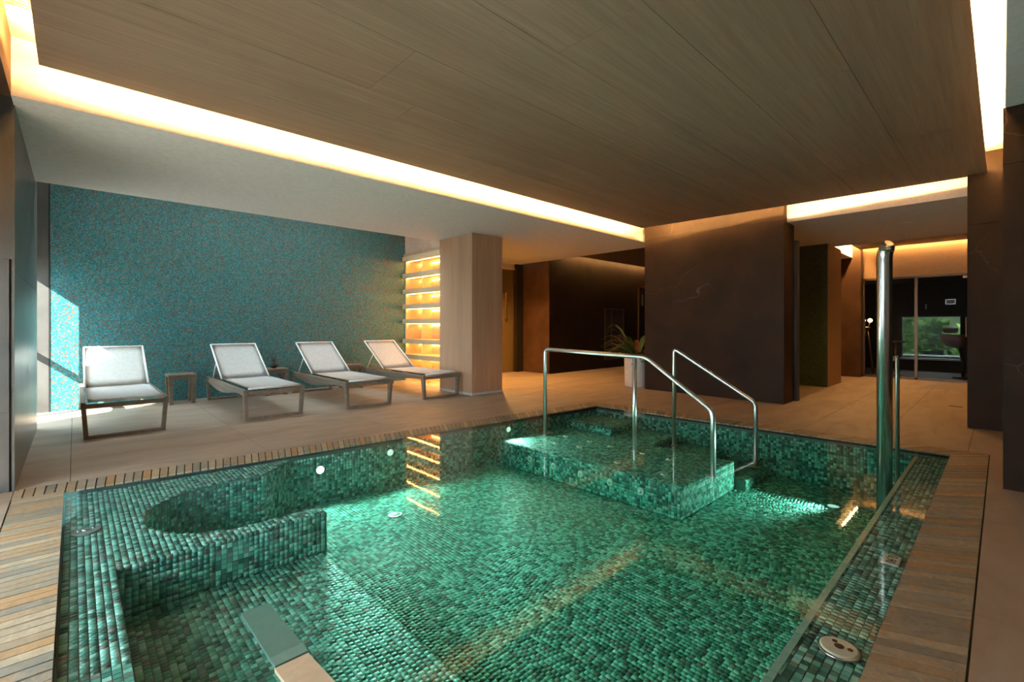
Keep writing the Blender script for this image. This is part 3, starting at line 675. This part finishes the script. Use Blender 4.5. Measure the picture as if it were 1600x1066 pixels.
# pillar and black column on the right
pl = empty('marble_pillar', (6.8, .1, 0)); tag(pl, 'brown-black marble pillar at right, glowing at its top under the cove', 'column')
def _pl():
    bx('core', 'groove', (6.70, 7.1, -.3, .238, 0, SL), pl); slab_face(pl, 'marble_slab', 'dark marble', 6.70, 6.70, -.3, .25, 0, SL, 'x', -1, 1, [2.085]); slab_face(pl, 'marble_slab', 'dark marble', 6.688, 7.1, .238, .238, 0, SL, 'y', 1, 1, [2.085])
shifted(pl, _pl)
bc = empty('black_column', (4.5, -.4, 0)); tag(bc, 'near-black column at the right edge of the view', 'column')
def _bc():
    bx('core', 'groove', (4.352, 5.1, -.9, -.014, 0, S), bc); slab_face(bc, 'marble_slab', 'dark marble', 4.352, 4.352, -.9, 0, 0, S, 'x', -1, 1, [2.085]); slab_face(bc, 'marble_slab', 'dark marble', 4.34, 5.1, -.014, -.014, 0, S, 'y', 1, 1, [2.085])
shifted(bc, _bc)
# right wall, behind camera
wr = empty('wall_right'); wr['kind'] = 'structure'
bx('wall_panel', plain('dim plaster', (.30, .27, .24), .8), (-1.3, 15.2, -1.7, -1.6, 0, SL + .1), wr); bx('wall_panel', 'dark marble', (7.1, 7.2, -1.6, -.3, 0, SL), wr)
bx('wall_panel', 'dim plaster', (-1.4, -1.3, -1.7, -1.6, 0, SL), wr)
# green mosaic column
gc = empty('mosaic_column', (9.7, 2.3, 0)); tag(gc, 'dark green mosaic column with a plain bronze side beyond the marble column', 'column')
def _gc():
    bx('mosaic_face', 'green mosaic', (9.33, 9.40, 2.05, 2.9, 0, S), gc); bx('side_face', plain('tan render', (.30, .17, .09), .6), (9.345, 10.28, 2.045, 2.10, 0, S), gc); bx('core', 'dark interior', (9.40, 10.28, 2.10, 2.9, 0, S), gc)
shifted(gc, _gc)
# glazed partition and relaxation room
gp = empty('wall_glazed'); gp['kind'] = 'structure'
bx('head_panel', plain('tan plaster', (.42, .27, .16), .7), (11.88, 12.0, -1.6, 2.10, 2.02, SL), gp); bx('jamb_panel', 'brown marble', (11.68, 12.0, 1.99, 2.6, 0, SL), gp)
bx('jamb_panel', 'brown marble', (11.88, 12.0, -1.6, .30, 0, 2.02), gp)
for y in (1.96, 1.135, .30): bx('mullion', 'frame bronze', (11.90, 11.96, y, y + .045, 0, 2.02), gp)
bx('head_rail', 'frame bronze', (11.90, 11.96, .3, 2.0, 1.985, 2.02), gp); bx('sill_rail', 'frame bronze', (11.90, 11.96, .3, 2.0, 0, .04), gp)
for a, c_ in ((.345, 1.135), (1.18, 1.96)): bx('pane', 'partition glass', (11.925, 11.935, a, c_, .04, 1.985), gp)
bx('door_closer', 'fixture cream', (11.85, 11.90, .36, .50, 1.93, 1.97), gp); tubeobj('door_handle', [(11.92, .46, .85), (11.87, .46, .85), (11.87, .46, 1.2), (11.92, .46, 1.2)], .009, gp, 'gold', .01, 8)
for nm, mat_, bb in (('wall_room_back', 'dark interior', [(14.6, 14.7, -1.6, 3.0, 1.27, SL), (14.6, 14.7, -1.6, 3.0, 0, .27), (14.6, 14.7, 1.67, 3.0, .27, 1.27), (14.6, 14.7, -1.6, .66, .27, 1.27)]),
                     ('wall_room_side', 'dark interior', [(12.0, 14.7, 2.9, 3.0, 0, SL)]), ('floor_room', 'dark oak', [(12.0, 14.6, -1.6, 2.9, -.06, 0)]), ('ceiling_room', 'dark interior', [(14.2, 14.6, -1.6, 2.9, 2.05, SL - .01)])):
    rr = empty(nm); rr['kind'] = 'structure'
    for q in bb: bx('panel', mat_, q, rr)
win = empty('window_3'); win['kind'] = 'structure'
bx('pane', 'dark glass', (14.64, 14.65, .66, 1.67, .27, 1.27), win); bx('head_frame', 'grey planter', (14.57, 14.61, .64, 1.69, 1.255, 1.28), win); bx('sill', 'pale stone', (14.45, 14.62, .62, 1.70, .25, .29), win)
e = empty('wall_plaque', (14.59, .82, 1.6)); tag(e, 'small grey rectangular plaque on the dark wall above the low window', 'plaque'); MB().box(-.012, 0, -.09, .09, -.065, .065, .004).build('plate', 'mirror trim', e); MB().box(-.015, -.011, -.07, .07, -.045, .045).build('face', 'pale stone', e)
e = empty('wall_hook', (14.59, 1.24, 1.5)); tag(e, 'tiny pale hook on the dark wall left of the plaque', 'hook'); MB().box(-.01, 0, -.012, .012, -.06, .06).build('plate', 'pale stone', e); MB().tube([(-.01, 0, .02), (-.05, 0, .0), (-.06, 0, .04)], .008, 8).build('hook_arm', 'pale stone', e)
# tripod lamp
tl = empty('tripod_lamp', (13.0, 2.10, 0)); tag(tl, 'slim gold tripod floor lamp with two glowing globes behind the glass', 'floor lamp')
for dx, dy in ((.0, .13), (-.1, -.11), (.12, -.10)): MB().tube([(dx, dy, 0), (dx * .12, dy * .12, 1.02)], .009, 8).build('leg', 'gold', tl)
MB().lathe([(.06, 1.0), (.06, 1.02), (.03, 1.03)], 16).build('tray', 'gold', tl)
for dy in (-.055, .07):
    MB().tube([(0, dy * .4, 1.02), (0, dy, 1.12)], .006, 8).build('arm', 'gold', tl); mb = MB(); bmesh.ops.create_uvsphere(mb.bm, u_segments=14, v_segments=10, radius=.045); bmesh.ops.translate(mb.bm, vec=(0, dy, 1.17), verts=mb.bm.verts); mb.build('globe', 'lamp globe', tl)
light('lamp_glow', 'POINT', (12.9, 2.1, 1.17), 1.5, WARM, shadow_soft_size=.05)
# round table and bowl chair
rt = empty('round_table', (13.0, 1.60, 0)); tag(rt, 'small round brown table behind the glass left of the window', 'table')
MB().lathe([(.16, .68), (.17, .70), (.16, .72)], 24).build('table_top', 'brown leather', rt); MB().lathe([(.02, .02), (.02, .68)], 12).build('stem', 'gold', rt); MB().lathe([(.11, 0), (.11, .015), (.03, .03)], 20).build('base', 'gold', rt)
bcw = empty('bowl_chair', (12.9, .64, 0)); tag(bcw, 'round brown bowl chair with pale lining and cushion behind the glass', 'chair')
MB().lathe([(.02, .60), (.14, .63), (.22, .72), (.25, .86), (.235, .87), (.20, .75), (.12, .68), (.02, .66)], 28).build('shell', 'brown leather', bcw)
mb = MB(); mb.lathe([(.02, .70), (.13, .72), (.19, .78), (.21, .85), (.1, .83), (.02, .82)], 24).build('lining', 'pale stone', bcw)
MB().lathe([(.09, .90), (.12, .95), (.11, 1.0), (.02, 1.01)], 20, (.03, .09, 0)).build('head_cushion', 'brown leather', bcw); MB().tube([(0, -.05, .62), (0, -.1, .3), (0, -.1, .02)], .03, 10).build('pedestal', 'black trim', bcw); MB().lathe([(.16, 0), (.16, .02), (.04, .03)], 20, (0, -.1, 0)).build('base', 'black trim', bcw)
# outdoors beyond the relaxation room
og = bx('outdoor_ground', plain('garden paving', (.16, .18, .18), .8), (14.7, 22, -6, 8, -.3, 0), kind='structure')
def shrub(name, c, r, h, label, mat='shrub', n_=420):
    e = empty(name, c); tag(e, label, 'shrub'); mb = MB(); rn = random.Random(int(c[1] * 100) + int(c[0]))
    for _ in range(n_):
        a = rn.uniform(0, 2 * math.pi); rad = r * math.sqrt(rn.random()); z = rn.uniform(.1, 1) * h; s_ = rn.uniform(.07, .15)
        p = Vector((rad * math.cos(a) * (1.1 - z / h * .6), rad * math.sin(a) * (1.1 - z / h * .6), z)); d = Vector((rn.uniform(-1, 1), rn.uniform(-1, 1), rn.uniform(-.3, 1))).normalized(); u = d.orthogonal().normalized()
        v = [mb.bm.verts.new(q) for q in (p, p + d * s_ + u * s_ * .45, p + d * s_ * 2, p + d * s_ - u * s_ * .45)]; mb.bm.faces.new(v)
    f_ = mb.build('foliage', mat, e); f_['kind'] = 'stuff'; MB().tube([(0, 0, 0), (0, 0, h * .7)], [.03, .012], 8).build('stem', 'brown leather', e)
MB_ = [((16.2, 1.95, 0), .6, 1.45, 'leafy green shrub outside the low window at its left end'), ((16.6, 1.25, .35), .32, .8, 'green shrub in the grey planter outside the low window'), ((17.6, .35, 0), .75, 1.1, 'yellow-green shrub farthest outside the low window')]
for c, r_, h_, l_ in MB_: shrub('garden_shrub', c, r_, h_, l_)
e = empty('garden_planter', (16.6, 1.25, 0)); tag(e, 'square grey planter box outside the low window', 'planter'); MB().box(-.2, .2, -.2, .2, 0, .4, .01).build('box', 'grey planter', e); MB().box(-.17, .17, -.17, .17, .38, .41).build('soil', 'dark soil', e)
e = empty('garden_bench', (15.4, 1.1, 0)); tag(e, 'long low pale stone bench outside the low window', 'bench'); MB().box(-.25, .25, -1.0, 1.0, .22, .32, .02).build('seat', 'pale stone', e)
for y in (-.8, .8): MB().box(-.2, .2, y - .06, y + .06, 0, .22).build('leg', 'grey planter', e)
bx('garden_wall', plain('hedge wall', (.025, .05, .02), .8, ns=6), (19.5, 19.7, -6, 8, 0, 2.4), kind='structure')
# outdoors at left
bx('terrace', 'outdoor concrete', (-9, -1.0, -6, 12, -.3, -.02), kind='structure')
bx('added_sun_canopy', 'outdoor concrete', (-3.62, -1.0, -3.0, 4.7, 2.75, 2.95), kind='structure')  # unseen canopy, added so direct sun stays off the pool

# ------------------------------------------------------------------ oak column and lit shelf
oc = empty('oak_column', (4.65, 5.9, 0)); tag(oc, 'pale oak clad square column beside the lit shelf', 'column')
def _oc():
    bx('core', 'groove', (4.355, 4.935, 5.485, 6.30, 0.0, S), oc)
    bx('oak_panel', 'column oak', (4.34, 4.356, 5.486, 6.315, .035, S), oc); bx('oak_panel', 'column oak', (4.34, 4.95, 5.47, 5.486, .035, S), oc); bx('oak_panel', 'column oak', (4.934, 4.95, 5.486, 6.315, .035, S), oc)
    bx('plinth', 'pale stone', (4.335, 4.955, 5.465, 6.31, 0, .035), oc)
shifted(oc, _oc)
su = empty('shelf_unit', (4.8, 7.1, 0)); tag(su, 'floor to ceiling oak shelf with amber lit boards beside the oak column', 'shelf')
def _su():
    tops = [2.366, 2.045, 1.741, 1.455, 1.176, .799, .511, .22]
    for z in tops:
        bx('shelf_board', 'shelf oak', (4.59, 5.0, 6.32, 7.935, z - .085, z), su)
    for z in tops:
        bx('led_strip', 'led shelf', (4.985, 4.998, 6.34, 7.92, z - .125, z - .112), su); bx('led_strip', 'led board', (4.68, 4.692, 6.34, 7.92, z - .09, z - .086), su)
    bx('back_panel', 'shelf oak', (5.0, 5.02, 6.32, 7.94, 0, 2.28), su); bx('side_panel', 'shelf oak', (4.62, 5.0, 6.316, 6.336, 0, 2.28), su); bx('divider', 'shelf oak', (4.78, 5.0, 7.52, 7.56, 0, 2.28), su); bx('side_panel', 'shelf oak', (4.66, 5.0, 7.92, 7.94, 0, 2.28), su)
    bx('led_strip', 'led shelf', (5.03, 5.045, 6.5, 7.6, 2.18, 2.215), su); bx('led_strip', 'led shelf', (5.03, 5.045, 6.5, 7.6, .06, .075), su)
    bx('top_cap', 'column oak', (4.62, 5.02, 6.32, 7.94, 2.366, 2.42), su)
shifted(su, _su)
# warm passage lights behind the shelf (recessed downlights)
def downlight(loc, label, en):
    e = empty('downlight', loc); tag(e, label, 'ceiling light', 'recessed downlights in the passages')
    MB().lathe([(.05, -.004), (.05, 0), (.04, 0)], 20).build('trim_ring', 'fixture cream', e); MB().lathe([(.036, -.002), (.036, .0)], 20).build('lens', 'lamp globe', e)
    light('downlight_beam', 'SPOT', (loc[0], loc[1], loc[2] - .02), en, (1, .5, .14), (0, 0, -1), spot_size=2.4, spot_blend=.8, shadow_soft_size=.05)
downlight((5.9, 6.7, S - .001), 'small recessed ceiling light hidden behind the oak column', 320)
downlight((8.2, .9, S - .001), 'small recessed ceiling light between the pillar and the mosaic column', 60)
downlight((10.8, .9, PZ + .019), 'small recessed ceiling light before the glazed room', 30)

# ------------------------------------------------------------------ loungers
def lounger():
    root = empty('sun_lounger'); W_ = .65; Ln = 2.02; z1 = .34
    for sx in (0, 1):
        x0 = 0 if sx == 0 else W_ - .035
        prof = [(0, z1), (Ln, z1 - .002), (Ln, z1 - .055)] + [(Ln - t * Ln, z1 - .055 - .07 * math.sin(math.pi * min(1, t * 1.15)) ** 1.5) if t * 1.15 < 1 else (Ln - t * Ln, z1 - .055) for t in np.linspace(.06, .96, 14)] + [(0, z1 - .055)]
        MB().prismx(prof, x0, x0 + .035).build('side_rail', 'teak grey', root)
        for y0, dy in ((0, .0), (Ln - .06, 0)):
            xa = x0; mb = MB(); ins = .022 if sx == 0 else -.022
            top = [(xa, y0), (xa + .035, y0), (xa + .035, y0 + .075), (xa, y0 + .075)]; bot = [(xa + ins, y0 + .012), (xa + ins + .035, y0 + .012), (xa + ins + .035, y0 + .055), (xa + ins, y0 + .055)]
            vt = [mb.bm.verts.new((*p, z1 - .004)) for p in top]; vb = [mb.bm.verts.new((*p, 0)) for p in bot]
            mb.bm.faces.new(vt); mb.bm.faces.new(vb[::-1])
            for i in range(4): mb.bm.faces.new((vb[i], vb[(i + 1) % 4], vt[(i + 1) % 4], vt[i]))
            bmesh.ops.recalc_face_normals(mb.bm, faces=mb.bm.faces); mb.build('leg', 'teak grey', root)
    for y0 in (.012, Ln - .048): MB().box(.03, W_ - .03, y0, y0 + .043, 0, .028).build('foot_bar', 'teak grey', root)
    for y0 in (.02, Ln - .05): MB().box(.035, W_ - .035, y0, y0 + .03, z1 - .06, z1 - .02).build('cross_bar', 'teak grey', root)
    # sling seat, slightly sagging
    mb = MB(); nx, ny = 8, 10; grid = {}
    for i in range(nx + 1):
        for j in range(ny + 1):
            u = i / nx; v_ = j / ny; z = z1 + .022 - .018 * math.sin(math.pi * u) * math.sin(math.pi * v_)
            grid[i, j] = mb.bm.verts.new((.045 + u * (W_ - .09), .01 + v_ * 1.24, z))
    for i in range(nx):
        for j in range(ny): f_ = mb.bm.faces.new((grid[i, j], grid[i + 1, j], grid[i + 1, j + 1], grid[i, j + 1])); f_.smooth = True
    bmesh.ops.solidify(mb.bm, geom=mb.bm.faces[:], thickness=.008); seat = mb.build('seat', 'lounger white', root)
    MB().tube([(.05, .02, z1 + .012), (W_ - .05, .02, z1 + .012)], .012, 10).build('front_tube', 'lounger white', root)
    th = math.radians(32); L2 = .80; hy, hz = 1.25, z1 + .02; dy, dz = math.cos(th), math.sin(th)
    mb = MB(); g2 = {}
    for i in range(nx + 1):
        for j in range(7):
            u = i / nx; v_ = j / 6; sag = .012 * math.sin(math.pi * u) * math.sin(math.pi * v_)
            g2[i, j] = mb.bm.verts.new((.045 + u * (W_ - .09), hy + v_ * L2 * dy + sag * dz, hz + v_ * L2 * dz - sag * dy))
    for i in range(nx):
        for j in range(6): f_ = mb.bm.faces.new((g2[i, j], g2[i + 1, j], g2[i + 1, j + 1], g2[i, j + 1])); f_.smooth = True
    bmesh.ops.solidify(mb.bm, geom=mb.bm.faces[:], thickness=.008); mb.build('backrest', 'lounger white', root)
    for x in (.045, W_ - .045): MB().tube([(x, hy, hz), (x, hy + L2 * dy, hz + L2 * dz)], .011, 8).build('back_tube', 'lounger white', root)
    MB().tube([(.045, hy + L2 * dy, hz + L2 * dz), (W_ - .045, hy + L2 * dy, hz + L2 * dz)], .011, 8).build('back_tube', 'lounger white', root)
    for x in (.06, W_ - .06): MB().tube([(x, hy + L2 * dy * .55, hz + L2 * dz * .55 - .01), (x, hy + L2 * dy * .9, z1 - .02)], .007, 8).build('strut', 'lounger white', root)
    return root
first = lounger()
spots = [(.04, 5.78, 'white and grey-teak sun lounger in the sunlight, leftmost beside the marble wall'), (1.345, 5.70, 'white sun lounger second from the left, right of the sunlit one and its side table'),
         (2.46, 5.62, 'cream-lit sun lounger third from the left, right of the table with the dark vase'), (3.585, 5.62, 'yellow-lit sun lounger rightmost, in front of the glowing shelf')]
for i, (x, y, lab) in enumerate(spots):
    o = first if i == 0 else copy_tree(first)
    o.location = (x, y, 0); tag(o, lab, 'sun lounger', 'sun loungers along the mosaic wall')
def side_table():
    root = empty('side_table'); w_ = .31; h_ = .40
    MB().box(-.005, w_ + .005, -.005, w_ + .005, h_ - .03, h_, .004).build('table_top', 'teak grey', root)
    for x in (0, w_ - .045):
        for y in (0, w_ - .045):
            mb = MB(); ins = .012 if x == 0 else -.0
            mb.box(x, x + .045, y, y + .045, 0, h_ - .03)
            for v_ in mb.bm.verts:
                if v_.co.z < .01: v_.co.x += (w_ / 2 - v_.co.x) * .08; 
            mb.build('leg', 'teak grey', root)
    for y in (0, w_ - .04): MB().box(.045, w_ - .045, y, y + .04, h_ - .07, h_ - .03).build('apron', 'teak grey', root)
    return root
t0 = side_table()
for i, (x, y, lab) in enumerate(((.90, 7.53, 'small square teak side table right of the sunlit lounger'), (2.08, 7.53, 'small teak side table holding the dark vase, between second and third loungers'), (3.25, 7.42, 'small teak side table partly hidden left of the yellow-lit lounger'))):
    o = t0 if i == 0 else copy_tree(t0); o.location = (x, y, 0); tag(o, lab, 'side table', 'teak side tables between the loungers')
vz = empty('vase', (2.22, 7.66, .40)); tag(vz, 'dark round vase with thin dry twigs on the teak side table', 'vase')
MB().lathe([(.02, 0), (.05, .02), (.055, .05), (.03, .085), (.022, .10)], 18).build('body', 'black trim', vz)
for k in range(6):
    a = k * 1.05; MB().tube([(0, 0, .08), (.03 * math.cos(a), .03 * math.sin(a), .16), (.08 * math.cos(a), .08 * math.sin(a), .25)], [.003, .002, .001], 5).build('twig', 'black trim', vz)

# ------------------------------------------------------------------ planter
pt = empty('planter', (7.1, 4.37, 0)); tag(pt, 'tall white cylinder planter beside the dark marble column', 'planter')
MB().lathe([(.185, 0), (.20, .01), (.205, .49), (.20, .50), (.18, .50), (.175, .44)], 32).build('pot', 'white pot', pt); MB().lathe([(.17, .43), (.17, .455)], 24).build('soil', 'dark soil', pt)
pp = empty('potted_plant', (7.1, 4.37, .455)); tag(pp, 'dark bushy plant with red and yellow arching leaves in the white planter', 'plant')
rn = random.Random(3)
for k in range(120):
    a = rn.uniform(0, 2 * math.pi); L_ = rn.uniform(.3, .60) * (.42 if math.sin(a) < -.15 else 1.35 if math.cos(a - 2.36) > .3 else 1); lift = rn.uniform(.15, .85); w_ = rn.uniform(.024, .05); n_ = 6; mb = MB(); prev = None
    for i in range(n_ + 1):
        t = i / n_; r_ = .03 + L_ * t * (1 - .35 * lift); z = lift * L_ * 1.1 * math.sin(t * 1.9) - .12 * t * t; ww = w_ * (math.sin(math.pi * min(1, t * .9 + .12)) + .05)
        c_ = Vector((r_ * math.cos(a), r_ * math.sin(a), z)); sd = Vector((-math.sin(a), math.cos(a), 0)) * ww
        row = [mb.bm.verts.new(c_ - sd + Vector((0, 0, .006))), mb.bm.verts.new(c_), mb.bm.verts.new(c_ + sd + Vector((0, 0, .006)))]
        if prev: mb.bm.faces.new((prev[0], prev[1], row[1], row[0])); mb.bm.faces.new((prev[1], prev[2], row[2], row[1]))
        prev = row
    mb.build('leaf', 'leaf red' if k % 5 == 0 else 'leaf yellow' if k % 7 == 0 else 'leaf green', pp)
# floor drain cover by the pillar
e = empty('slot_drain', (8.32, .42, 0)); e.rotation_euler = (0, 0, 1.2); tag(e, 'short dark slot drain in the floor left of the marble pillar', 'drain'); MB().box(-.07, .07, -.02, .02, 0, .003).build('frame', 'groove', e); MB().box(-.06, .06, -.008, .008, .002, .005).build('slot', 'chrome', e)
